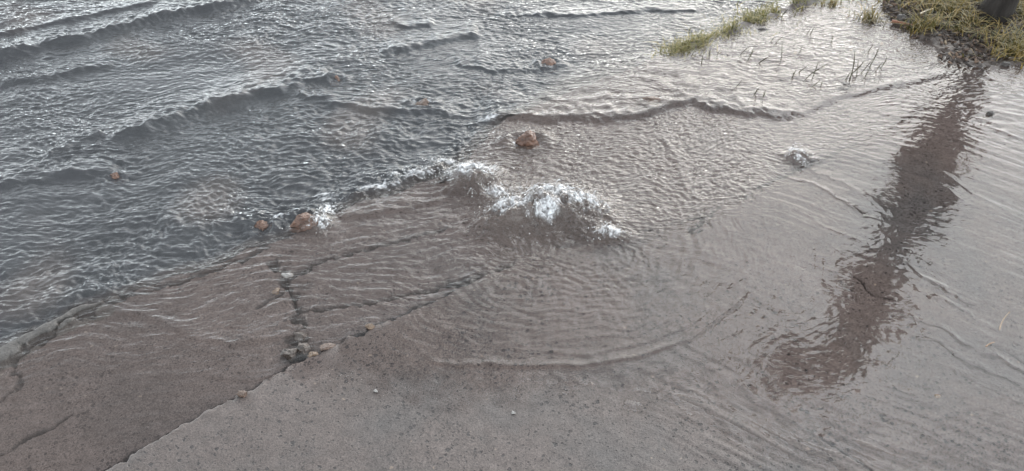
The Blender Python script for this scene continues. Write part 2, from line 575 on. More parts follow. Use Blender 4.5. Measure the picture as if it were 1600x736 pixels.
# broken-out hole with rubble at the foot of the cross joint, holes along it, worn edge of the near slab
hole = blob(470, 548, 0.045, 0.03, X, Y) + 0.45 * blob(464, 478, 0.018, 0.05, X, Y) + 0.4 * blob(472, 440, 0.03, 0.016, X, Y)
H = H - 0.03 * hole * (1 - b) * (0.7 + 0.9 * mid)
dirt = np.maximum(dirt, np.clip(hole * (1 - b) * (0.35 + 0.8 * fin), 0, 0.7))
H = H + 0.002 * np.exp(-((sJw - 0.012) / 0.008) ** 2) * (1 - sstep(X, 0.1, 0.3)) * (0.5 + perlin(X / 0.05, Y / 0.05, 88))
# the broken opening that the spring boils up through
spring = blob(885, 352, 0.11, 0.07, X, Y)
H = H - 0.06 * spring
dirt = np.maximum(dirt, 0.55 * blob(880, 362, 0.04, 0.03, X, Y))
# broom marks in the near slab (right): shallow grooves
BR = math.atan2(-0.47, 0.69)
u, v = rot(X + 0.03 * low, Y + 0.02 * low, BR, 0.42, 0.022)
broom = perlin(u, v, 91) + 0.7 * perlin(u * 1.7, v * 2.1, 92)
bz = b * sstep(X, 0.15, 0.6)
H = H + bz * 0.0015 * broom * (1 + 0.6 * sstep(G(1400, 560)[1] - Y, -0.1, 0.2))

# ---- water
W_road = np.full_like(X, -0.018)
rgt = sstep(X, 0.15, 0.6)
W_pave = H_pave * 0.4 + 0.001 + 0.005 * rgt
film = poly_mask([(440, 575), (560, 585), (700, 600), (900, 606), (1050, 620), (1150, 655), (1230, 690), (1330, 705), (1450, 735), (1620, 790),
                  (2600, 700), (2600, -300), (1000, -200), (300, 300)], X + wob * 4, Y + wob * 4, 0.26)
W_near = 0.0016 * low - 0.0030 + 0.0067 * film + 0.0010 * fin * (1 - film) + 0.0012 * mid * (1 - film)
kw = 0.05 + 0.22 * sstep(X, -0.02, 0.45)
aw = sstep(sKw, -kw, kw)
bw = sstep(sJw, -0.055 - 0.20 * rgt, 0.05 + 0.08 * rgt)
W = W_road * (1 - aw) + W_pave * aw
W = W * (1 - bw) + W_near * bw
slabA = (1 - bw) * aw
# the water stands higher behind the step that crosses the picture
st_px = [(740, 190), (785, 187), (850, 191), (930, 189), (1000, 188), (1040, 176), (1080, 164), (1130, 175), (1210, 187), (1262, 180),
         (1300, 160), (1350, 148), (1450, 128), (1500, 112)]
wj = 0.02 * fbm(X / 0.07, Y / 0.07, 3, 101)
dS, sS, pS = local_fields(GP(st_px), X + wj, Y + wj, 0.9)
stepamp = (1 - 0.72 * sstep(pS, 0.5, 0.75)) * sstep(pS, 0.0, 0.08) * (1 - sstep(pS, 0.93, 1.0))
stp = np.where(dS < 5, sstep(sS, -0.012, 0.022) * np.exp(-np.maximum(sS, 0) / 0.28), 0) * stepamp
W = W + (0.017 + 0.006 * fbm(X / 0.06, Y / 0.06, 2, 103)) * stp
W = W + 0.004 * np.exp(-((sS - 0.03) / 0.02) ** 2) * stepamp * (dS < 5)

road = 1 - aw
right = sstep(X, 0.5, 1.1)


def ridge(px, h, wf, wb, seed, ends=0.15, jit=0.03, s=None):
    """a standing wave: steep towards the camera side of the line (wf), long behind it (wb)"""
    P = GP(px)
    jx = jit * fbm(X / 0.12, Y / 0.12, 3, seed)
    d, sd, p = local_fields(P, X + jx, Y + jx * 0.7, 0.5)
    prof = np.where(sd > 0, np.exp(-np.abs(sd / wb) ** 1.4), np.exp(-(sd / wf) ** 2))
    amp = sstep(p, 0, ends) * (1 - sstep(p, 1 - ends, 1)) * (0.85 + 0.38 * perlin(X / 0.11, Y / 0.11, seed + 3) + 0.24 * perlin(X / 0.035, Y / 0.035, seed + 4))
    return np.where(d < 5, 0.85 * h * prof * amp, 0)


WV = np.zeros_like(X)
WV += ridge([(-120, 110), (0, 84), (60, 70), (130, 56), (190, 38), (260, 20), (330, 8), (420, -15)], 0.040, 0.022, 0.10, 110, 0.08)
WV += ridge([(-60, 60), (60, 36), (160, 16), (260, -4)], 0.016, 0.016, 0.07, 111)
WV += ridge([(160, 215), (215, 200), (270, 180), (330, 162), (390, 145), (440, 136), (480, 122), (540, 116)], 0.034, 0.022, 0.10, 112, 0.12)
WV += ridge([(430, 138), (500, 150), (570, 165), (650, 168), (740, 172)], 0.018, 0.018, 0.06, 113)
WV += ridge([(-40, 132), (60, 118), (120, 104), (190, 96)], 0.018, 0.022, 0.08, 114)
WV += ridge([(-40, 285), (60, 276), (110, 264), (180, 262)], 0.020, 0.020, 0.08, 115)
WV += ridge([(600, 28), (640, 36), (680, 32)], 0.014, 0.02, 0.06, 116)
WV += ridge([(600, 80), (660, 66), (720, 52), (760, 46)], 0.020, 0.02, 0.07, 117)
WV += ridge([(770, 14), (840, 20), (920, 20), (1000, 12), (1120, 10)], 0.014, 0.014, 0.07, 118)
WV += ridge([(700, 88), (770, 104), (850, 102), (900, 96)], 0.012, 0.016, 0.06, 119)
WV += ridge([(220, 340), (300, 350), (370, 345), (420, 335)], 0.014, 0.018, 0.07, 120)
WV += ridge([(540, 302), (600, 288), (660, 272), (710, 256)], 0.022, 0.016, 0.06, 121, 0.1)
WV += ridge([(80, 235), (120, 215), (150, 200)], 0.014, 0.018, 0.06, 122)
WV += ridge([(640, 560), (700, 567), (780, 573), (900, 574), (1000, 558), (1080, 530), (1150, 476), (1190, 432)], 0.0058, 0.007, 0.014, 123, 0.2, 0.012)
WV += ridge([(820, 545), (920, 556), (1010, 536), (1080, 508), (1140, 460)], 0.0030, 0.005, 0.010, 124, 0.3, 0.012)
WV += ridge([(140, 478), (230, 490), (285, 518), (360, 538), (430, 524), (500, 514)], 0.007, 0.008, 0.03, 125, 0.2, 0.012)
WV += ridge([(525, 338), (590, 330), (640, 322), (700, 308)], 0.014, 0.012, 0.05, 126, 0.1, 0.014)
WV += ridge([(1250, 130), (1350, 190), (1420, 250)], 0.0014, 0.008, 0.02, 127, 0.3, 0.02)
WV += ridge([(1030, 195), (1062, 260), (1080, 330)], 0.006, 0.012, 0.02, 128, 0.2, 0.012)
WV += ridge([(905, 195), (880, 220), (850, 232)], 0.004, 0.008, 0.02, 129, 0.2, 0.012)
WV += ridge([(1450, 255), (1500, 290), (1560, 325), (1640, 365)], 0.0011, 0.005, 0.010, 130, 0.2, 0.008)
WV += ridge([(1440, 270), (1500, 312), (1560, 340), (1640, 385)], 0.0009, 0.005, 0.010, 131, 0.2, 0.008)
WV += ridge([(300, 585), (350, 590), (400, 590), (450, 580)], 0.004, 0.008, 0.02, 132, 0.3, 0.01)

# waves on the road: long crests lying along the kerb, broken into short choppy ones
RA = math.atan2(0.55, 0.84)
wx = X + 0.05 * fbm(X / 0.35, Y / 0.35, 2, 140); wy = Y + 0.05 * fbm(X / 0.35 + 9, Y / 0.35, 2, 141)
u, v = rot(wx, wy, RA - 0.25, 0.46, 0.17); r1 = perlin(u, v, 142)
u, v = rot(wx, wy, RA - 0.35, 0.17, 0.075); r2 = perlin(u, v, 143)
u, v = rot(wx, wy, RA - 0.55, 0.085, 0.040); r3 = ridged(u, v, 1, 144) - 0.6
u, v = rot(wx, wy, RA - 0.7, 0.046, 0.022); r4 = ridged(u, v, 2, 145) - 0.6
chop = np.clip(0.75 + 0.6 * perlin(X / 0.5, Y / 0.5, 146), 0.25, 1.4)
u, v = rot(wx, wy, RA - 0.5, 0.027, 0.0135); r5 = perlin(u, v, 147)
u, v = rot(wx, wy, RA - 1.1, 0.05, 0.028); r6 = ridged(u, v, 1, 148) - 0.6
u, v = rot(wx, wy, RA - 0.45, 0.020, 0.0105); r7 = perlin(u, v, 149)
W_r = 0.0050 * r1 + 0.0040 * r2 * chop + 0.0034 * r3 * chop + 0.0026 * r4 * chop + 0.0019 * r5 * chop + 0.0019 * r6 * chop + 0.0009 * r7
ys_fade = 1 / (1 + np.maximum(0, (np.hypot(X, Y) - 6)) * 0.15)
choppy = 1 + 0.7 * sstep(sK, -0.55, -0.15) * (1 - sstep(X, -0.5, -0.1))
u, v = rot(wx, wy, RA - 1.3, 0.11, 0.06)
WV += road * ys_fade * (choppy - 1) * 0.0055 * (ridged(u, v, 2, 186) - 0.6)
WV += road * W_r * ys_fade * choppy

# around the spring: ripples running in rings away from it
sx, sy = G(870, 345)
rr = np.hypot((X - sx), (Y - sy) * 1.05) + 0.05 * fbm(X / 0.25, Y / 0.25, 2, 150)
th = np.arctan2(Y - sy, X - sx)
ring = perlin(th * 7 + rr * 4, rr / 0.0165, 151) + 0.5 * perlin(th * 13 - rr * 6, rr / 0.0100, 152) + 0.5 * perlin(th * 26, rr / 0.06, 153)
ringz = bw * np.exp(-np.maximum(rr - 0.25, 0) / 0.34) * sstep(rr, 0.1, 0.3) * film
mir0 = poly_mask([(1400, 235), (1530, 235), (1530, 340), (1470, 350), (1430, 430), (1400, 500), (1380, 620), (1200, 640), (1190, 530), (1300, 420), (1370, 330)], X, Y, 0.10)
WV += 0.0025 * ring * ringz * (1 - 0.9 * mir0)

# behind the spring: fast, rough, fine grained
back = aw * (1 - sstep(sJw, -0.05, 0.1)) * sstep(X, G(700, 300)[0], G(800, 300)[0]) * (1 - 0.85 * sstep(stp, 0.02, 0.4)) * (1 - 0.6 * sstep(X, 0.75, 1.0))
wb_ = perlin(wx / 0.022, wy / 0.020, 160) + 0.9 * perlin(wx / 0.0125, wy / 0.0115, 161)
WV += back * 0.0021 * wb_
# the higher water behind the step
hi = aw * sstep(sS, 0.0, 0.1) * (dS < 5) + aw * (dS > 5) * sstep(Y, 2.6, 2.9) * sstep(X, -0.2, 0.3)
hi = np.clip(hi, 0, 1)
u, v = rot(wx, wy, -0.12, 0.10, 0.045)
u2, v2 = rot(wx, wy, -0.3, 0.045, 0.02)
WV += hi * (1 - 0.75 * right) * (0.0032 * perlin(u, v, 162) + 0.0018 * (ridged(u2, v2, 2, 163) - 0.6))
WV += hi * right * (0.0021 * perlin(u, v, 164) + 0.0016 * (ridged(u2, v2, 2, 165) - 0.6))
# left slab: thin sheet, wavelets lying across the slope, dying out towards the camera
lft = slabA * (1 - sstep(X, G(760, 380)[0], G(860, 380)[0]))
calm = sstep(Y, G(250, 640)[1], G(300, 500)[1])
u, v = rot(wx, wy, 0.16, 0.085, 0.022); u2, v2 = rot(wx, wy, 0.1, 0.040, 0.0125)
WV += lft * (0.26 + 0.74 * calm) * (0.0026 * perlin(u, v, 170) + 0.0022 * (ridged(u2, v2, 2, 171) - 0.6))
# near slab, right: film following the broom marks, quiet where the trunk is mirrored
mir = poly_mask([(1400, 235), (1530, 235), (1530, 340), (1470, 350), (1430, 430), (1400, 500), (1380, 620), (1200, 640), (1190, 530), (1300, 420), (1370, 330)], X, Y, 0.07)
nr = bw * film * sstep(rr, 0.45, 0.85) * (1 - 0.86 * mir * (1 - 0.75 * blob(1400, 380, 0.30, 0.10, X, Y)))
upper = sstep(Y, 1.95, 2.5)
WV += nr * (0.0008 + 0.0002 * upper) * broom * (0.5 + 0.8 * sstep(perlin(X / 0.3, Y / 0.3, 176), -0.2, 0.5))
for q_ in range(9):
    ox, oy = 38 * q_ - 120, 44 * q_ - 60
    WV += ridge([(1230 + ox, 250 + oy), (1330 + ox, 300 + oy), (1440 + ox, 352 + oy), (1570 + ox, 425 + oy)], 0.0021 + 0.0010 * math.sin(q_ * 2.3), 0.006, 0.012, 700 + q_, 0.25, 0.022) * film * bw * (1 - 0.8 * mir)
u, v = rot(wx, wy, -0.25, 0.05, 0.02)
WV += nr * upper * 0.0018 * perlin(u, v, 172)
WV += nr * 0.0007 * perlin(X / 0.09, Y / 0.07, 173)
WV += bw * film * sstep(rr, 0.45, 0.85) * (0.00022 * perlin(wx / 0.030, wy / 0.017, 174) + 0.00012 * perlin(wx / 0.016, wy / 0.011, 175))

# churning along the drop of the kerb, from the stones to the spring
edge_ = np.exp(-((sK + 0.035) / 0.055) ** 2) * sstep(X, G(360, 385)[0], G(440, 365)[0]) * (1 - sstep(X, G(700, 258)[0], G(780, 200)[0]))
WV += edge_ * (0.010 * (ridged(wx / 0.05, wy / 0.034, 2, 187) - 0.5) + 0.004 * (ridged(wx / 0.022, wy / 0.017, 1, 188) - 0.5))
W = W + WV
# boiling mounds
turbn = fbm(X / 0.055, Y / 0.05, 3, 180)
tr2 = ridged(wx / 0.038 + 0.5 * turbn, wy / 0.03, 2, 181)
m1 = blob(735, 285, 0.085, 0.065, X, Y)
m2 = blob(860, 335, 0.155, 0.095, X, Y)
m3 = blob(945, 372, 0.06, 0.035, X, Y)
m4 = blob(790, 352, 0.11, 0.06, X, Y)
m5 = blob(1246, 246, 0.045, 0.035, X, Y)
m6 = blob(492, 350, 0.05, 0.05, X, Y)
mound = 0.062 * m1 + 0.082 * m2 + 0.018 * m3 + 0.022 * m4 + 0.020 * m5 + 0.022 * m6
rough_m = np.clip(m1 + m2 + m3 + 0.8 * m4 + m5 + 0.7 * m6, 0, 1.2)
stk = (ridged(rr / 0.05 + th * 0.7, th * 7 + 0.4 * turbn, 2, 183) - 0.55) * sstep(rr, 0.05, 0.17)
W = W + rough_m * (0.006 * stk + 0.0035 * (ridged(wx / 0.019, wy / 0.016, 1, 184) - 0.55))
W = W + mound * (1 + 0.30 * turbn) + rough_m * (0.010 * (tr2 - 0.55) + 0.006 * turbn)
# bow waves and wakes round the stones are pressed in with the stones' own list
STONES = [
    # name, px, py(contact with water), size xyz (m), material key, label, category
    ('stone', 823, 228, (0.100, 0.070, 0.062), 'red', 'large reddish brown stone alone in the fast shallow water behind the foaming spring', 'stone'),
    ('stone', 857, 101, (0.062, 0.050, 0.050), 'red', 'rust coloured stone breaking the grey water nearest to the mossy grass strip', 'stone'),
    ('stone', 525, 126, (0.056, 0.046, 0.042), 'red', 'rust coloured stone at the end of a long dark wave far out in the flood', 'stone'),
    ('stone', 660, 163, (0.070, 0.040, 0.036), 'brown', 'flat brown stone almost covered by water with a little white froth', 'stone'),
    ('stone', 178, 277, (0.044, 0.036, 0.040), 'red', 'small brown stone in dark water on the far left of the flooded road', 'stone'),
    ('stone', 406, 358, (0.056, 0.046, 0.046), 'red', 'small round orange brown stone on the kerb beside the larger splashing stone', 'stone'),
    ('stone', 468, 352, (0.096, 0.062, 0.060), 'red', 'wide orange brown stone on the kerb with foam curling round it', 'stone'),
    ('stone', 447, 431, (0.034, 0.020, 0.018), 'pale', 'pale stone standing in for a white glint over the top of the cross crack in the pavement', 'stone'),  # pale stone shaped in place of a white foam-like glint on the water
    ('stone', 578, 514, (0.027, 0.018, 0.016), 'tan', 'small tan pebble beside the long joint between the two slabs', 'pebble'),
    ('stone', 431, 456, (0.026, 0.024, 0.016), 'tan', 'rounded tan pebble on the left edge of the cross crack', 'pebble'),
    ('stone', 377, 621, (0.030, 0.018, 0.018), 'brown', 'small brown stone jammed in the slab joint below the rubble', 'stone'),
    ('concrete_chunk', 452, 556, (0.046, 0.036, 0.034), 'rubble', 'broken concrete chunk at the left end of the rubble pile in the joint', 'rubble'),
    ('concrete_chunk', 474, 548, (0.040, 0.040, 0.036), 'rubble', 'jagged brown concrete chunk in the middle of the rubble pile', 'rubble'),
    ('concrete_chunk', 488, 556, (0.034, 0.024, 0.020), 'tan', 'tan concrete bit at the right foot of the rubble pile', 'rubble'),
    ('concrete_chunk', 468, 528, (0.032, 0.034, 0.024), 'rubble', 'concrete bit at the upper end of the rubble pile near the cross crack', 'rubble'),
    ('concrete_chunk', 512, 546, (0.040, 0.022, 0.014), 'brown', 'flat brown piece beside the rubble pile towards the spring', 'rubble'),
    ('clod', 1322, 133, (0.052, 0.036, 0.026), 'dark', 'dark clod of mud lying among thin stems in the shallow water', 'clod'),
    ('clod', 1549, 180, (0.028, 0.024, 0.018), 'dark', 'small dark lump alone on the bright wet slab below the trunk', 'clod'),
    ('clod', 1572, 102, (0.036, 0.026, 0.020), 'dark', 'dark lump at the foot of the yellow grass by the trunk', 'clod'),
    ('clod', 1409, 35, (0.050, 0.036, 0.034), 'dark', 'dark lump beside the red stick at the edge of the mud', 'clod'),
    ('clod', 1192, 47, (0.042, 0.024, 0.016), 'dark', 'dark clod just behind the mossy strip in the bright puddle', 'clod'),
    ('stone', 1020, 156, (0.075, 0.030, 0.016), 'brown', 'brown stone just under the surface above the brown step in the water', 'stone'),
    ('stone', 802, 647, (0.012, 0.009, 0.006), 'pale', 'tiny white pebble alone on the speckled concrete at the bottom', 'pebble'),
    ('stone', 587, 613, (0.011, 0.010, 0.008), 'pale', 'tiny grey white pebble on concrete below the tan pebble', 'pebble'),
    ('stone', 1466, 620, (0.016, 0.010, 0.006), 'tan', 'tiny buff pebble on the wet concrete at the lower right', 'pebble'),
    ('stone', 1548, 539, (0.015, 0.012, 0.008), 'dark', 'tiny dark pebble at the end of a thin crack near the right edge', 'pebble'),
]
wake = np.zeros_like(X)
for i, (nm, px, py, sz, mk, lb, ct) in enumerate(STONES[:7]):
    c = G(px, py, -0.01)
    r_ = math.hypot((1), 0) * np.hypot((X - c[0]) / sz[0], (Y - c[1] - sz[1] * 0.2) / sz[1])
    W = W + 0.011 * (sz[0] / 0.08) * np.exp(-((r_ - 0.75) / 0.3) ** 2) * (0.5 + 0.8 * sstep(Y - c[1], -0.03, 0.05))

# foam carried on the surface: crests beside the kerb drop, edges of the mounds, behind stones
fm = 0.62 * blob(655, 272, 0.10, 0.03, X, Y) + 0.6 * blob(590, 288, 0.08, 0.03, X, Y) + 0.7 * blob(765, 180, 0.045, 0.016, X, Y)
fm += 0.9 * blob(660, 155, 0.05, 0.02, X, Y) + 0.8 * blob(185, 262, 0.03, 0.02, X, Y) + 0.7 * blob(806, 222, 0.03, 0.03, X, Y)
fm += 0.62 * np.clip(m1 + m2 + m3 + 0.35 * m4 + 0.6 * m5 + 0.7 * m6, 0, 1.1) + 0.8 * blob(430, 335, 0.04, 0.02, X, Y) + 0.7 * blob(500, 300, 0.06, 0.05, X, Y)
fm += 0.35 * np.exp(-((sS - 0.02) / 0.025) ** 2) * (dS < 5) * (1 - sstep(pS, 0.4, 0.55))
fm += 0.55 * blob(445, 425, 0.02, 0.012, X, Y) + 0.27 * edge_
lace = 0.25 * ridged(wx / 0.030, wy / 0.022, 2, 190) + 0.75 * (0.52 + 0.40 * fbm(wx / 0.026 + 0.8 * turbn, wy / 0.017, 4, 191, 0.65))
foam = sstep(fm * 0.9 + lace * 0.9 - 1.02, 0.0, 0.42) * sstep(fm, 0.12, 0.4) * 0.85
foam = np.clip(foam, 0, 1)

# how cloudy the water is and whether it carries brown silt
turb = 0.78 * road * (1 - 0.5 * sstep(X, G(900, 100)[0], G(1100, 60)[0]))
turb = np.maximum(turb, 0.30 * np.clip(hi, 0, 1))
turb = np.maximum(turb, 0.14 * slabA)
turb = np.maximum(turb, 0.50 * np.clip(rough_m, 0, 1))
turb = np.maximum(turb, 0.35 * back)
tone = np.clip(sstep(sKw, -kw, kw), 0, 1)
tone = np.maximum(tone, 0.35 * sstep(perlin(X / 0.4, Y / 0.4, 200), 0.2, 0.7))
finea = 0.0052 * road * chop + 0.0055 * back + 0.0036 * hi * (1 - 0.35 * right) + 0.0024 * lft * (0.15 + 0.85 * calm) + 0.0018 * ringz + nr * (0.00015 + 0.0008 * upper * (1 - 0.3 * mir))
finea += 0.0035 * rough_m
ang = RA - 0.6
fu, fv = rot(wx, wy, 0.12, 0.030, 0.012)
fu0, fv0 = rot(wx, wy, -0.2, 0.024, 0.011)
flowco = np.stack([fu, fv, np.zeros_like(fu)], -1)


# ---- meshes out of the fields
idx = np.arange(NX * NY).reshape(NY, NX)
quads = np.stack([idx[:-1, :-1], idx[:-1, 1:], idx[1:, 1:], idx[1:, :-1]], -1).reshape(-1, 4)


def cen(F):
    return (0.25 * (F[:-1, :-1] + F[:-1, 1:] + F[1:, 1:] + F[1:, :-1])).ravel()


def field_obj(name, Z, sel, mat, attrs=(), vec=None):
    f = quads[sel]
    used, inv = np.unique(f, return_inverse=True)
    f = inv.reshape(-1, 4)
    V = np.stack([X.ravel()[used], Y.ravel()[used], Z.ravel()[used]], -1)
    me = mesh_from(name, V, f, mat)
    for n, a_ in attrs:
        fattr(me, n, a_.ravel()[used])
    if vec is not None:
        vattr(me, vec[0], vec[1].reshape(-1, 3)[used])
    return add_obj(name, me)


sKc, sJc, vc, Xc, Yc = cen(sKw), cen(sJw), cen(verge), cen(X), cen(Y)
cj = GP([(415, 370), (425, 398), (432, 415), (447, 432), (460, 462), (462, 500), (458, 530), (464, 566), (470, 600)])
_, sC, _ = seg_fields(extend(cj, 3), X, Y)
sCc = cen(sC)
z_verge = vc > 0.5
z_road = (sKc <= 0) & ~z_verge
z_near = (sJc > 0) & (sKc > 0) & ~z_verge
z_pave = (sKc > 0) & (sJc <= 0) & ~z_verge
z_kerb = z_pave & (cen(kl) > 0.5) & (sKc < 0.07)
z_pave &= ~z_kerb
z_A = z_pave & (sCc < 0)
z_B = z_pave & (sCc >= 0)
sub = sstep(W - H, -0.0012, 0.0012)
D = (('dirt', dirt), ('submerged', sub))
for nm, sel, mt, lb in (
        ('road', z_road, M_ROAD, 'flooded dark asphalt road under the grey choppy water'),
        ('kerb', z_kerb, M_KERB, 'worn pale concrete kerb edge standing out of the water at the left'),
        ('pavement', z_A, M_PAVE, 'brown concrete pavement slab under a smooth sheet of water left of the cross crack'),
        ('pavement', z_B, M_PAVE, 'cracked brown concrete pavement around the spring right of the cross crack'),
        ('driveway', z_near, M_DRIVE, 'speckled wet concrete driveway slab in the foreground'),
        ('ground', z_verge, M_SOIL, 'dark wet soil of the verge around the trunk')):
    tag(field_obj(nm, H, sel, mt, D), lb, nm, kind='structure')

wsel = cen(W - H) > -0.006
water = field_obj('water', W, wsel, M_WATER, (('turb', turb), ('foam', foam), ('fine', finea), ('tone', tone)), ('flowco', flowco))
tag(water, 'rippling flood water running over the road and pavement', 'water', kind='structure')


def sample(F, x, y):
    i = int(np.clip(np.searchsorted(xs, x), 0, NX - 1)); j = int(np.clip(np.searchsorted(ys, y), 0, NY - 1))
    return float(F[j, i])


# ------------------------------------------------------------------ stones and rubble
SM = {
    'red': stone_mat('stone_rust', (0.035, 0.018, 0.013), (0.150, 0.078, 0.051)),
    'brown': stone_mat('stone_brown', (0.05, 0.032, 0.024), (0.13, 0.085, 0.064)),
    'pale': stone_mat('stone_pale', (0.16, 0.145, 0.135), (0.30, 0.285, 0.27), 0.3),
    'tan': stone_mat('stone_tan', (0.075, 0.05, 0.034), (0.165, 0.11, 0.074)),
    'rubble': stone_mat('broken_concrete', (0.022, 0.017, 0.014), (0.085, 0.064, 0.053), 0.5),
    'dark': stone_mat('mud_clod', (0.02, 0.017, 0.015), (0.055, 0.045, 0.04), 0.55),
}


def rock_mesh(name, size, seed, mat, angular=0.5):
    rnd = random.Random(seed)
    bm = bmesh.new()
    bmesh.ops.create_icosphere(bm, subdivisions=5, radius=1.0)
    planes = []
    for _ in range(11):
        n = Vector((rnd.gauss(0, 1), rnd.gauss(0, 1), rnd.gauss(0, 0.8))).normalized()
        planes.append((n, rnd.uniform(0.5, 0.88)))
    off = Vector((rnd.uniform(0, 50), rnd.uniform(0, 50), rnd.uniform(0, 50)))
    for v in bm.verts:
        p = v.co.copy()
        for n, d in planes:
            e = p.dot(n) - d
            if e > 0: p -= n * e * 0.92
        p *= 1 + 0.22 * mnoise.noise(p * 1.7 + off) + 0.17 * mnoise.noise(p * 3.9 + off) + 0.10 * mnoise.noise(p * 9 + off) + 0.06 * mnoise.noise(p * 19 + off)
        v.co = Vector((p.x * size[0] * 0.55, p.y * size[1] * 0.55, p.z * size[2] * 0.62))
    me = bpy.data.meshes.new(name)
    bm.to_mesh(me); bm.free()
    for p in me.polygons: p.use_smooth = True
    me.materials.append(mat)
    return me


for i, (nm, px, py, sz, mk, lb, ct) in enumerate(STONES):
    c = G(px, py, 0.0)
    wet = max(sample(W, *c), sample(H, *c))
    c = G(px, py, wet)
    y = c[1] + sz[1] * 0.35
    base = max(sample(H, c[0], y), wet - sz[2] * 0.55)
    o = add_obj(nm, rock_mesh(nm, sz, 300 + i, SM[mk]))
    o.location = (c[0], y, base + sz[2] * 0.25)
    o.rotation_euler = (random.Random(i).uniform(-0.2, 0.2), random.Random(i + 5).uniform(-0.2, 0.2), random.Random(i + 9).uniform(-0.5, 0.5))
    tag(o, lb, ct)

# ------------------------------------------------------------------ foam and splashes
ICO = None


def ico_arrays(sub=1):
    bm = bmesh.new()
    bmesh.ops.create_icosphere(bm, subdivisions=sub, radius=1.0)
    bm.verts.ensure_lookup_table()
    V = np.array([v.co[:] for v in bm.verts]); F = np.array([[v.index for v in f.verts] for f in bm.faces])
    bm.free()
    return V, F


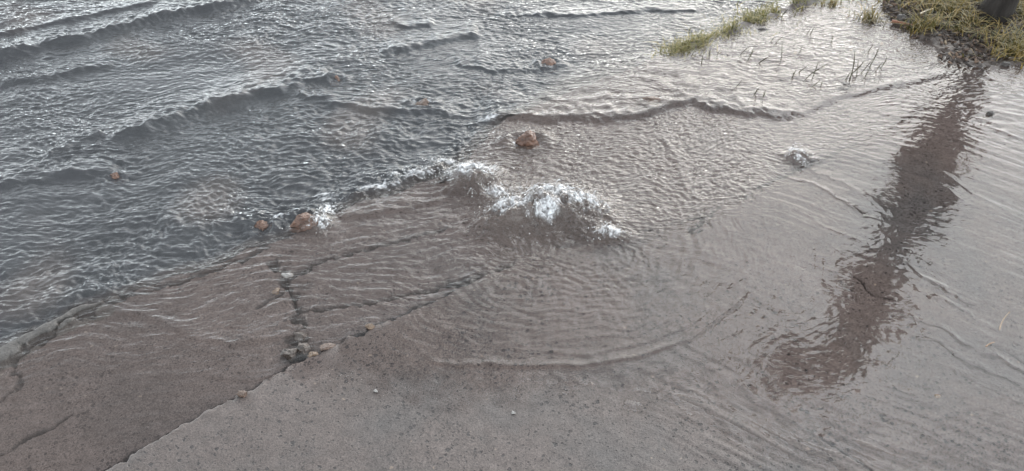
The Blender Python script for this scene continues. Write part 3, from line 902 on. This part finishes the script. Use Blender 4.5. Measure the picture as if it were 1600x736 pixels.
def splash(name, spots, label, seed, drops=60, strands=40, height=0.05, thr=1.28, origin=None, spread=0.05):
    """a torn sheet of froth lying over the boiling water, with thrown threads and drops"""
    rnd = random.Random(seed)
    tris = []; VV = []; off = 0
    cs = [(G(px, py), rx, ry) for px, py, rx, ry in spots]
    x0 = min(c[0] - rx * 1.7 for c, rx, ry in cs); x1 = max(c[0] + rx * 1.7 for c, rx, ry in cs)
    y0 = min(c[1] - ry * 1.7 for c, rx, ry in cs); y1 = max(c[1] + ry * 1.7 for c, rx, ry in cs)
    st = 0.0026
    gx = np.arange(x0, x1, st); gy = np.arange(y0, y1, st)
    A, B = np.meshgrid(gx, gy)
    # water height under the froth (bilinear)
    ii = np.clip(np.searchsorted(xs, A) - 1, 0, NX - 2); jj = np.clip(np.searchsorted(ys, B) - 1, 0, NY - 2)
    tx = (A - xs[ii]) / (xs[ii + 1] - xs[ii]); ty = (B - ys[jj]) / (ys[jj + 1] - ys[jj])
    Z = (W[jj, ii] * (1 - tx) + W[jj, ii + 1] * tx) * (1 - ty) + (W[jj + 1, ii] * (1 - tx) + W[jj + 1, ii + 1] * tx) * ty
    m = 0
    for c, rx, ry in cs:
        m = np.maximum(m, np.exp(-(((A - c[0]) / rx) ** 2 + ((B - c[1]) / ry) ** 2)))
    wa = A + 0.012 * fbm(A / 0.04, B / 0.04, 2, seed); wb2 = B + 0.012 * fbm(A / 0.04 + 7, B / 0.04, 2, seed + 1)
    oc = G(*origin) if origin else cs[0][0] + np.array((0.0, -0.06))
    ra_ = np.hypot(wa - oc[0], wb2 - oc[1]); ta_ = np.arctan2(wb2 - oc[1], wa - oc[0])
    kt = 4.5 if origin is None else 8.0
    R = 0.58 + 0.34 * fbm(ra_ / 0.060 + ta_ * 0.6, ta_ * kt, 4, seed + 2, 0.62) + 0.26 * fbm(wa / 0.030, wb2 / 0.024, 4, seed + 8, 0.65)
    R2 = 0.55 + 0.42 * fbm(wa / 0.011, wb2 / 0.009, 3, seed + 3, 0.7)
    val = 0.9 * R + 0.45 * R2 + 0.62 * m
    keepv = (val > thr - 0.20) & (m > 0.07)
    opac = sstep(val, thr - 0.20, thr + 0.52) * sstep(m, 0.07, 0.5)
    lump = np.abs(perlin(wa / 0.030, wb2 / 0.030, seed + 6)) * 1.5 + 0.45 * np.abs(perlin(wa / 0.013, wb2 / 0.013, seed + 7))
    lift = (0.002 + 0.009 * lump + 0.003 * R2) * np.clip(m * 1.6, 0.2, 1.2) * (0.4 + height * 10)
    lift = lift * sstep(val, thr - 0.20, thr + 0.45)
    Zf = Z + 0.0015 + lift
    n = A.size
    id_ = np.arange(n).reshape(A.shape)
    q = np.stack([id_[:-1, :-1], id_[:-1, 1:], id_[1:, 1:], id_[1:, :-1]], -1)
    k = keepv[:-1, :-1] & keepv[:-1, 1:] & keepv[1:, 1:] & keepv[1:, :-1]
    q = q[k].reshape(-1, 4)
    V = np.stack([A.ravel(), B.ravel(), Zf.ravel()], -1)
    VV.append(V); tris.append(q[:, [0, 1, 2]]); tris.append(q[:, [0, 2, 3]]); off += len(V)
    IV, IF = ico_arrays(1)
    for _ in range(drops * 4):
        c, rx, ry = rnd.choice(cs)
        x = c[0] + rnd.gauss(0, rx * 0.85); y = c[1] + rnd.gauss(0, ry * 0.8)
        z = sample(W, x, y) + abs(rnd.gauss(0, height * 0.5)) * math.exp(-((x - c[0]) / rx) ** 2 - ((y - c[1]) / ry) ** 2) + 0.002
        s = 0.0006 + 0.0016 * rnd.random() ** 2
        R3 = np.array(Matrix.Rotation(rnd.uniform(0, 3), 3, 'Z') @ Matrix.Rotation(rnd.uniform(0, 3), 3, 'X'))
        P = (IV * np.array((s, s, s * rnd.uniform(1, 1.8)))) @ R3.T + np.array((x, y, z))
        VV.append(P); tris.append(IF + off); off += len(P)
    for _ in range(strands):
        c, rx, ry = rnd.choice(cs)
        x = c[0] + rnd.gauss(0, rx * 0.6); y = c[1] + rnd.gauss(0, ry * 0.6)
        z = sample(W, x, y) + 0.003
        out_ = Vector((x - c[0] + rnd.gauss(0, 0.015), y - c[1] + rnd.gauss(0, 0.015), 0))
        if out_.length < 1e-4: continue
        out_.normalize()
        ln = rnd.uniform(0.008, 0.028); hh = rnd.uniform(0.1, 1.0) * height * 0.5
        ns = 7; r0 = rnd.uniform(0.0006, 0.0016)
        wob_ = rnd.uniform(0, 6)
        base_i = off; P = []
        for s_ in range(ns):
            t = s_ / (ns - 1)
            cx = x + out_.x * ln * t + 0.004 * math.sin(5 * t + wob_); cy = y + out_.y * ln * t + 0.004 * math.cos(4 * t + wob_)
            cz = z + hh * 4 * t * (1 - t) * 0.8
            r = r0 * (0.35 + 1.2 * math.sin(math.pi * min(1, t * 0.9 + 0.08))) * (1 + 0.35 * math.sin(9 * t + wob_))
            for k_ in range(5):
                a_ = k_ * 2 * math.pi / 5
                P.append((cx - out_.y * math.cos(a_) * r, cy + out_.x * math.cos(a_) * r, cz + math.sin(a_) * r))
        T = []
        for s_ in range(ns - 1):
            for k_ in range(5):
                a0 = base_i + s_ * 5 + k_; a1 = base_i + s_ * 5 + (k_ + 1) % 5
                T.append((a0, a1, a1 + 5)); T.append((a0, a1 + 5, a0 + 5))
        VV.append(np.array(P)); tris.append(np.array(T)); off += len(P)
    o = bpy.data.objects.new(name, None)
    COL.objects.link(o)
    oc3 = np.array((cs[0][0][0], cs[0][0][1], 0.0))
    o.location = oc3
    for pn, vv, tt, i0 in (('froth', VV[:1], tris[:2], 0), ('spray', VV[1:], tris[2:], len(VV[0]))):
        if not vv: continue
        V = np.vstack(vv) - oc3; F = np.vstack(tt) - i0
        used, inv = np.unique(F, return_inverse=True)
        pm = mesh_from(pn, V[used], inv.reshape(-1, 3), M_FOAM)
        fattr(pm, 'opacity', opac.ravel()[used] if pn == 'froth' else np.full(len(used), 0.55))
        p = add_obj(pn, pm, o)
        p['kind'] = 'stuff'
    tag(o, label, 'splash')
    return o


splash('splash', [(735, 272, 0.082, 0.055)], 'rounded white burst of foam at the kerb corner beside the main spring', 400, 70, 10, 0.05, 0.91, origin=(830, 262))
splash('splash', [(862, 306, 0.10, 0.060), (910, 325, 0.075, 0.05), (795, 330, 0.075, 0.045), (850, 348, 0.04, 0.04), (775, 305, 0.05, 0.03)], 'largest white foam mass boiling up in the middle of the broken pavement', 410, 150, 20, 0.06, 1.06, origin=(985, 285))
splash('splash', [(952, 370, 0.040, 0.022)], 'small white froth patch at the right foot of the main spring', 420, 26, 3, 0.03, 1.06)
splash('splash', [(512, 325, 0.026, 0.045), (505, 350, 0.022, 0.03)], 'curl of white foam round the wide orange brown stone on the kerb', 430, 40, 4, 0.035, 1.09)
splash('splash', [(1243, 240, 0.030, 0.030), (1248, 252, 0.022, 0.02)], 'small separate jet of white water over the slab joint at the right', 440, 30, 4, 0.04, 1.19)
splash('splash', [(640, 270, 0.09, 0.018), (690, 250, 0.05, 0.02)], 'broken white froth along the kerb drop left of the main spring', 450, 30, 3, 0.02, 1.27)

# ------------------------------------------------------------------ grass, stems, litter
M_MOSS = attr_ramp_mat('kerb_grass', [(0.0, (0.04, 0.042, 0.010)), (0.4, (0.13, 0.12, 0.026)), (0.75, (0.23, 0.19, 0.05)), (1.0, (0.31, 0.25, 0.11))])
M_DRY = attr_ramp_mat('verge_grass', [(0.0, (0.032, 0.036, 0.010)), (0.4, (0.12, 0.10, 0.026)), (0.75, (0.25, 0.17, 0.045)), (1.0, (0.34, 0.25, 0.11))])
M_LITTER = attr_ramp_mat('leaf_litter', [(0.0, (0.014, 0.010, 0.008)), (0.6, (0.045, 0.028, 0.020)), (0.9, (0.10, 0.06, 0.038)), (1.0, (0.2, 0.15, 0.10))], 0.8, 0.0)
M_STEM = attr_ramp_mat('grass_sprig', [(0.0, (0.035, 0.036, 0.022)), (1.0, (0.09, 0.08, 0.05))])


def blades(name, pts, mat, hmin, hmax, wid, seed, lean=0.6, hue=(0, 1), bend=0.7):
    rnd = random.Random(seed)
    V = []; F = []; Hh = []
    for (x, y, z) in pts:
        h = rnd.uniform(hmin, hmax); a_ = rnd.uniform(0, 2 * math.pi)
        le = rnd.uniform(0.1, lean); w = wid * rnd.uniform(0.6, 1.3)
        dx, dy = math.cos(a_), math.sin(a_)
        px_, py_ = -dy, dx
        hu = rnd.uniform(*hue)
        b0 = len(V); segs = 4
        for s_ in range(segs + 1):
            t = s_ / segs
            off = h * le * t * t + h * bend * 0.3 * t * t * t
            zz = z - 0.004 + h * (t - 0.35 * le * t * t)
            ww = w * (1 - 0.85 * t) * 0.5
            V.append((x + dx * off - px_ * ww, y + dy * off - py_ * ww, zz))
            V.append((x + dx * off + px_ * ww, y + dy * off + py_ * ww, zz))
            Hh += [hu, hu]
        for s_ in range(segs):
            F.append((b0 + 2 * s_, b0 + 2 * s_ + 1, b0 + 2 * s_ + 3, b0 + 2 * s_ + 2))
    me = mesh_from(name, V, F, mat, False)
    fattr(me, 'hue', np.array(Hh))
    return me


rnd = random.Random(7)
pts = []
line = GP([(1035, 80), (1060, 71), (1090, 62), (1130, 45), (1165, 28), (1190, 18), (1235, 3), (1290, -18)])
dens = [0.9, 1.0, 1.0, 0.75, 1.5, 1.7, 1.1, 0.9]
for _ in range(5200):
    t = rnd.uniform(0, len(line) - 1.001); i = int(t); f = t - i
    if rnd.random() > dens[i] / 1.7: continue
    p = line[i] * (1 - f) + line[i + 1] * f
    x = p[0] + rnd.gauss(0, 0.022); y = p[1] + rnd.gauss(-0.012, 0.032 if rnd.random() < 0.8 else 0.08)
    if mnoise.noise(Vector((x * 13, y * 13, 3.3))) < -0.12: continue
    pts.append((x, y, max(sample(H, x, y), -0.02)))
o = add_obj('grass', blades('grass', pts, M_MOSS, 0.012, 0.046, 0.0045, 8, 1.7, (0, 1)))
tag(o, 'strip of short olive green grass along the kerb at the far edge of the puddle', 'grass', kind='stuff')


def patch_pts(patches, seed):
    r = random.Random(seed); out = []
    for px, py, rx, ry, n in patches:
        c = G(px, py)
        for _ in range(n):
            x = c[0] + r.gauss(0, rx * 0.55); y = c[1] + r.gauss(0, ry * 0.55)
            out.append((x, y, sample(H, x, y)))
    return out


vp = patch_pts([(1480, 20, 0.16, 0.12, 500), (1510, 12, 0.16, 0.15, 600), (1590, 25, 0.18, 0.18, 900), (1585, 68, 0.13, 0.10, 700), (1600, 90, 0.12, 0.06, 420),
                (1545, 40, 0.14, 0.06, 260), (1480, 5, 0.3, 0.18, 500), (1640, 50, 0.3, 0.25, 800), (1600, -20, 0.5, 0.25, 900), (1400, -12, 0.3, 0.1, 400)], 9)
tq = G(1562, 34, 0.02)
vp = [p for p in vp if not (abs(p[0] - tq[0]) < 0.10 and -0.16 < p[1] - tq[1] < 0.16 and (p[0] * 7919.0) % 1.0 < 0.85)]
o = add_obj('grass', blades('grass', vp, M_DRY, 0.025, 0.085, 0.006, 10, 1.6, (0.05, 1)))
tag(o, 'long straggling yellow green grass on the verge around the trunk', 'grass', kind='stuff')

for k, (px, py, rx, ry, n, hmx, lb) in enumerate([
        (1357, 28, 0.05, 0.03, 130, 0.10, 'yellow green grass tuft standing alone in the bright puddle short of the mud'),
        (1440, 46, 0.07, 0.045, 220, 0.09, 'yellow green grass tuft at the edge of the mud beside the red stick'),
        (1428, 3, 0.05, 0.04, 120, 0.08, 'small grass tuft behind the mud at the top edge'),
        (1300, 4, 0.05, 0.03, 100, 0.06, 'low sparse grass tuft at the end of the mossy strip'),
        (1495, 52, 0.04, 0.03, 70, 0.06, 'small pale grass tuft in the middle of the dark mud')]):
    c = G(px, py)
    pp = [(x - c[0], y - c[1], z) for x, y, z in patch_pts([(px, py, rx, ry, n)], 20 + k)]
    o = add_obj('grass_tuft', blades('grass_tuft', pp, M_DRY, 0.025, hmx, 0.0055, 30 + k, 1.3, (0.0, 0.8)))
    o.location = (c[0], c[1], 0)
    tag(o, lb, 'grass tuft')


def stem_mesh(seed, h):
    r = random.Random(seed)
    V = []; F = []; Hh = []
    ax = r.uniform(-0.35, 0.45); ay = r.uniform(-0.3, 0.2); k = r.uniform(-0.25, 0.25); kink = r.uniform(0.4, 0.8)

    def tube(p0, d, L_, r0, cur, n=6):
        b0 = len(V)
        for s_ in range(n):
            t = s_ / (n - 1)
            c = Vector(p0) + Vector(d) * L_ * t + Vector((cur * L_ * t * t, 0, -abs(cur) * 0.4 * L_ * t * t))
            rr_ = r0 * (1 - 0.6 * t) * (1.5 if s_ == 3 else 1)
            for j in range(5):
                a_ = j * 2 * math.pi / 5
                V.append((c.x + rr_ * math.cos(a_), c.y + rr_ * math.sin(a_), c.z)); Hh.append(r.random())
        for s_ in range(n - 1):
            for j in range(5):
                a0 = b0 + s_ * 5 + j; a1 = b0 + s_ * 5 + (j + 1) % 5
                F.append((a0, a1, a1 + 5, a0 + 5))
    d = Vector((ax, ay, 1)).normalized()
    tube((0, 0, -0.01), d, h, 0.0019, k)
    for _ in range(r.choice([0, 1, 1, 2])):
        t = r.uniform(0.3, 0.8)
        tube(d * h * t, Vector((r.uniform(-1, 1), r.uniform(-0.5, 0.5), r.uniform(0.3, 1))).normalized(), h * r.uniform(0.2, 0.45), 0.0012, r.uniform(-0.4, 0.4))
    me = mesh_from('grass_sprig', V, F, M_STEM)
    fattr(me, 'hue', np.array(Hh))
    return me


STEM = [stem_mesh(500 + i, h) for i, h in enumerate((0.05, 0.07, 0.09, 0.11, 0.06, 0.08, 0.045, 0.12, 0.035))]
stem_px = [(1157, 82, 4), (1168, 92, 0), (1186, 95, 4), (1222, 92, 5), (1096, 97, 8), (1148, 137, 6), (1258, 122, 7), (1270, 118, 2), (1246, 110, 6), (1238, 118, 8),
           (1330, 120, 3), (1340, 118, 5), (1345, 112, 2), (1368, 110, 4), (1360, 100, 1), (1356, 78, 6), (1260, 50, 6), (1267, 50, 8), (1220, 22, 6), (1212, 65, 4),
           (1205, 62, 8), (1375, 106, 0), (1283, 132, 8), (1268, 133, 6), (1330, 113, 1), (1120, 85, 8), (1108, 82, 8), (1080, 87, 8), (1380, 40, 6), (1376, 33, 8),
           (1250, 78, 8), (1300, 62, 8), (1192, 152, 8), (1322, 122, 8), (1352, 118, 8), (1178, 148, 8)]
for k, (px, py, i) in enumerate(stem_px):
    o = add_obj('grass_sprig', STEM[i])
    p = G(px, py, 0.005)
    sc_ = random.Random(k + 60).uniform(1.0, 1.5)
    o.scale = (sc_, sc_, sc_)
    o.location = (p[0], p[1], sample(W, *p) - 0.004)
    rk = random.Random(k)
    o.rotation_euler = (rk.uniform(-0.25, 0.25), rk.uniform(-0.1, 0.5), rk.uniform(-0.6, 0.6))
    tag(o, 'thin dark grass sprig poking out of the bright shallow puddle', 'grass sprig', 'grass sprigs standing in the shallow puddle')

# litter: bark, dead leaves and crumbs on the mud
r = random.Random(77)
V = []; F = []; Hh = []
lit = patch_pts([(1470, 30, 0.3, 0.16, 420), (1520, 60, 0.22, 0.12, 420), (1440, 10, 0.3, 0.14, 260), (1540, 20, 0.3, 0.2, 300), (1560, 75, 0.14, 0.08, 160),
                 (1385, 22, 0.18, 0.09, 80), (1350, 60, 0.3, 0.15, 40), (1500, 90, 0.16, 0.05, 120)], 78)
for (x, y, z) in lit:
    L1 = r.uniform(0.006, 0.03); L2 = L1 * r.uniform(0.25, 0.6); hh = r.uniform(0.001, 0.005)
    Rm = Matrix.Rotation(r.uniform(0, 6.28), 3, 'Z') @ Matrix.Rotation(r.gauss(0, 0.35), 3, 'X') @ Matrix.Rotation(r.gauss(0, 0.3), 3, 'Y')
    b0 = len(V); hu = r.random()
    prof = [(-1, 0, 0), (-0.4, 0.8, 0), (0.35, 0.9, 0), (1, 0.05, 0), (0.4, -0.8, 0), (-0.5, -0.9, 0)]
    for zz in (0, hh):
        for a_, b_, _ in prof:
            q = Rm @ Vector((a_ * L1 / 2, b_ * L2 / 2, zz + 0.25 * L1 * (a_ * a_) * 0.4))
            V.append((x + q.x, y + q.y, z + 0.003 + q.z)); Hh.append(hu)
    F += [(b0 + 6, b0 + 7, b0 + 8, b0 + 9), (b0 + 6, b0 + 9, b0 + 10, b0 + 11)]
    for j in range(6):
        F.append((b0 + j, b0 + (j + 1) % 6, b0 + 6 + (j + 1) % 6, b0 + 6 + j))
me = mesh_from('leaf_litter', V, F, M_LITTER, False)
fattr(me, 'hue', np.array(Hh))
tag(add_obj('leaf_litter', me), 'dark bark crumbs and dead leaves strewn over the mud', 'leaf litter', kind='stuff')


def stick(name, px0, px1, rad, col, label, cat='twig', z=0.006):
    m = stone_mat(name + '_bark', tuple(c * 0.6 for c in col), col, 0.6)
    p0, p1 = G(*px0), G(*px1)
    n = 9; V = []; F = []
    d = np.array((p1[0] - p0[0], p1[1] - p0[1])); Ln = np.linalg.norm(d); d /= Ln
    for s_ in range(n):
        t = s_ / (n - 1)
        x = (t - 0.5) * Ln; bend = 0.06 * Ln * math.sin(2.6 * t + 0.4)
        rr_ = rad * (1 - 0.4 * t) * (1 + 0.15 * math.sin(13 * t))
        for j in range(7):
            a_ = j * 2 * math.pi / 7
            V.append((x, bend + rr_ * math.cos(a_), rr_ * math.sin(a_)))
    for s_ in range(n - 1):
        for j in range(7):
            a0 = s_ * 7 + j; a1 = s_ * 7 + (j + 1) % 7
            F.append((a0, a1, a1 + 7, a0 + 7))
    me = mesh_from(name, V, F, m)
    o = add_obj(name, me)
    c = (p0 + p1) / 2
    o.location = (c[0], c[1], max(sample(H, *c), sample(W, *c)) + z)
    o.rotation_euler = (0, 0, math.atan2(d[1], d[0]))
    tag(o, label, cat)


stick('twig', (1392, 37), (1428, 44), 0.007, (0.22, 0.09, 0.05), 'short reddish stick lying at the edge of the mud', z=0.01)
stick('twig', (1432, 38), (1452, 29), 0.004, (0.42, 0.33, 0.22), 'pale straw coloured stick on the grass tuft by the mud', z=0.03)
stick('twig', (1562, 517), (1577, 489), 0.0016, (0.22, 0.14, 0.08), 'thin brown twig on wet concrete near the right edge', z=0.001)
stick('twig', (1540, 543), (1553, 536), 0.0014, (0.3, 0.16, 0.08), 'tiny orange brown twig below the longer twig at the right edge', z=0.001)
stick('twig', (1573, 97), (1625, 100), 0.004, (0.07, 0.055, 0.045), 'dark stick lying below the yellow grass at the right edge', z=0.008)

# ------------------------------------------------------------------ the leaning tree at the top right (its upper part shows as the mirror image)
def bark_mat():
    m, nt, L = new_mat('bark')
    out = nn(nt, 'ShaderNodeOutputMaterial'); bs = nn(nt, 'ShaderNodeBsdfPrincipled')
    tc = nn(nt, 'ShaderNodeTexCoord'); mp = nn(nt, 'ShaderNodeMapping'); mp.inputs['Scale'].default_value = (30, 30, 7)
    L(tc.outputs['Object'], mp.inputs['Vector'])
    nz = nn(nt, 'ShaderNodeTexNoise', inp={'Scale': 1.0, 'Detail': 7.0, 'Roughness': 0.65}); L(mp.outputs[0], nz.inputs['Vector'])
    r_ = ramp(nt, [(0.3, (0.010, 0.008, 0.007)), (0.7, (0.032, 0.027, 0.024))]); L(nz.outputs['Fac'], r_.inputs[0])
    bp = nn(nt, 'ShaderNodeBump', inp={'Strength': 0.9, 'Distance': 0.012}); L(nz.outputs['Fac'], bp.inputs['Height'])
    L(r_.outputs[0], bs.inputs['Base Color']); L(bp.outputs[0], bs.inputs['Normal']); bs.inputs['Roughness'].default_value = 0.8; bs.inputs['Specular IOR Level'].default_value = 0.2
    L(bs.outputs[0], out.inputs['Surface'])
    return m


M_BARK = bark_mat()
M_LEAF = attr_ramp_mat('tree_leaf', [(0.0, (0.03, 0.045, 0.015)), (0.6, (0.06, 0.08, 0.025)), (1.0, (0.10, 0.11, 0.04))])
tb = G(1562, 34, 0.02)
TY = tb[1] + 0.06


def mirror_pt(px, py):
    """where on the upright plane through the trunk the thing mirrored at this pixel stands"""
    dx, dy, dz = ray(px, py)
    t = TY / dy
    return Vector((dx * t, TY, -(CAM_H + dz * t))), t / FPX


def tube_mesh(name, path, mat, nseg=18, lump=0.1, seed=3):
    V = []; F = []
    n = len(path)
    for i, (c, r_) in enumerate(path):
        d = (path[min(i + 1, n - 1)][0] - path[max(i - 1, 0)][0]).normalized()
        s_ = d.cross(Vector((0, 1, 0))).normalized(); t_ = d.cross(s_).normalized()
        for j in range(nseg):
            a_ = 2 * math.pi * j / nseg
            q = s_ * math.cos(a_) + t_ * math.sin(a_)
            k = 1 + lump * mnoise.noise((c + q * 0.1) * 9 + Vector((seed, 0, 0))) + 0.5 * lump * mnoise.noise((c + q * 0.1) * 26)
            V.append(tuple(c + q * r_ * k))
    for i in range(n - 1):
        for j in range(nseg):
            a0 = i * nseg + j; a1 = i * nseg + (j + 1) % nseg
            F.append((a0, a1, a1 + nseg, a0 + nseg))
    b0 = len(V); V.append(tuple(path[-1][0] + (path[-1][0] - path[-2][0]) * 0.2))
    for j in range(nseg):
        a0 = (n - 1) * nseg + j; a1 = (n - 1) * nseg + (j + 1) % nseg
        F.append((a0, a1, b0, b0))
    me = bpy.data.meshes.new(name)
    me.from_pydata(V, [], [tuple(dict.fromkeys(f)) for f in F])
    for p in me.polygons: p.use_smooth = True
    me.materials.append(mat)
    return me


def smooth_path(pts, n=40):
    out = []
    m = len(pts) - 1
    for i in range(n):
        t = i / (n - 1) * m; k = min(int(t), m - 1); f = t - k
        f = f * f * (3 - 2 * f) * 0.5 + f * 0.5
        out.append((pts[k][0].lerp(pts[k + 1][0], f), pts[k][1] * (1 - f) + pts[k + 1][1] * f))
    return out


trunk_pts = [(Vector((tb[0], TY, -0.04)), 0.085), (Vector((tb[0] + 0.005, TY, 0.05)), 0.068)]
for px, py, wpx in ((1528, 95, 46), (1500, 150, 54), (1475, 205, 74), (1445, 250, 104), (1442, 320, 98), (1420, 352, 60), (1400, 408, 52), (1362, 436, 82), (1352, 478, 74), (1338, 497, 56), (1338, 540, 88), (1305, 572, 104), (1262, 596, 84)):
    p, s = mirror_pt(px, py)
    trunk_pts.append((p, wpx * s * 0.5 * 0.84))
tree = bpy.data.objects.new('tree', None)
COL.objects.link(tree)
tree.location = (tb[0], TY, 0)
tag(tree, 'dark leaning tree trunk standing in yellow grass on the muddy verge', 'tree')
inv = Vector((tb[0], TY, 0))
rel = [(p - inv, r_) for p, r_ in smooth_path(trunk_pts, 60)]
o = add_obj('trunk', tube_mesh('trunk', rel, M_BARK), tree)
for (p0, p1, w0, w1) in (((1440, 290), (1495, 322), 40, 20), ((1445, 285), (1390, 312), 40, 14), ((1350, 500), (1400, 478), 44, 22), ((1340, 470), (1322, 430), 40, 24),
                         ((1300, 572), (1222, 548), 60, 34), ((1280, 585), (1205, 592), 60, 40), ((1320, 540), (1372, 508), 40, 12)):
    a0, s0 = mirror_pt(*p0); a1, s1 = mirror_pt(*p1)
    pth = smooth_path([(a0 - inv, w0 * s0 * .5), (a0.lerp(a1, 0.5) - inv + Vector((0, 0.03, 0.02)), (w0 + w1) * s0 * .25), (a1 - inv, w1 * s1 * .5)], 12)
    add_obj('branch', tube_mesh('branch', pth, M_BARK, 12), tree)
# thin leafage on the upper limbs
r = random.Random(5); V = []; F = []; Hh = []
for px, py, rad, n in ((1395, 500, 0.07, 60), (1230, 570, 0.16, 420), (1325, 440, 0.06, 70), (1200, 600, 0.14, 260), (1290, 560, 0.12, 160), (1475, 250, 0.08, 120), (1400, 305, 0.08, 90)):
    c, s = mirror_pt(px, py); c -= inv
    for _ in range(n):
        p = c + Vector((r.gauss(0, rad * 0.6), r.gauss(0, rad * 0.6), r.gauss(0, rad * 0.55)))
        d = Vector((r.gauss(0, 1), r.gauss(0, 1), r.gauss(-0.3, 0.7))).normalized(); w = d.cross(Vector((r.random(), r.random(), r.random()))).normalized()
        ln = r.uniform(0.03, 0.06); b0 = len(V); hu = r.random()
        for q in (p, p + d * ln * 0.5 + w * ln * 0.24, p + d * ln, p + d * ln * 0.5 - w * ln * 0.24):
            V.append(tuple(q)); Hh.append(hu)
        F.append((b0, b0 + 1, b0 + 2, b0 + 3))
me = mesh_from('crown', V, F, M_LEAF, False); fattr(me, 'hue', np.array(Hh))
add_obj('crown', me, tree)
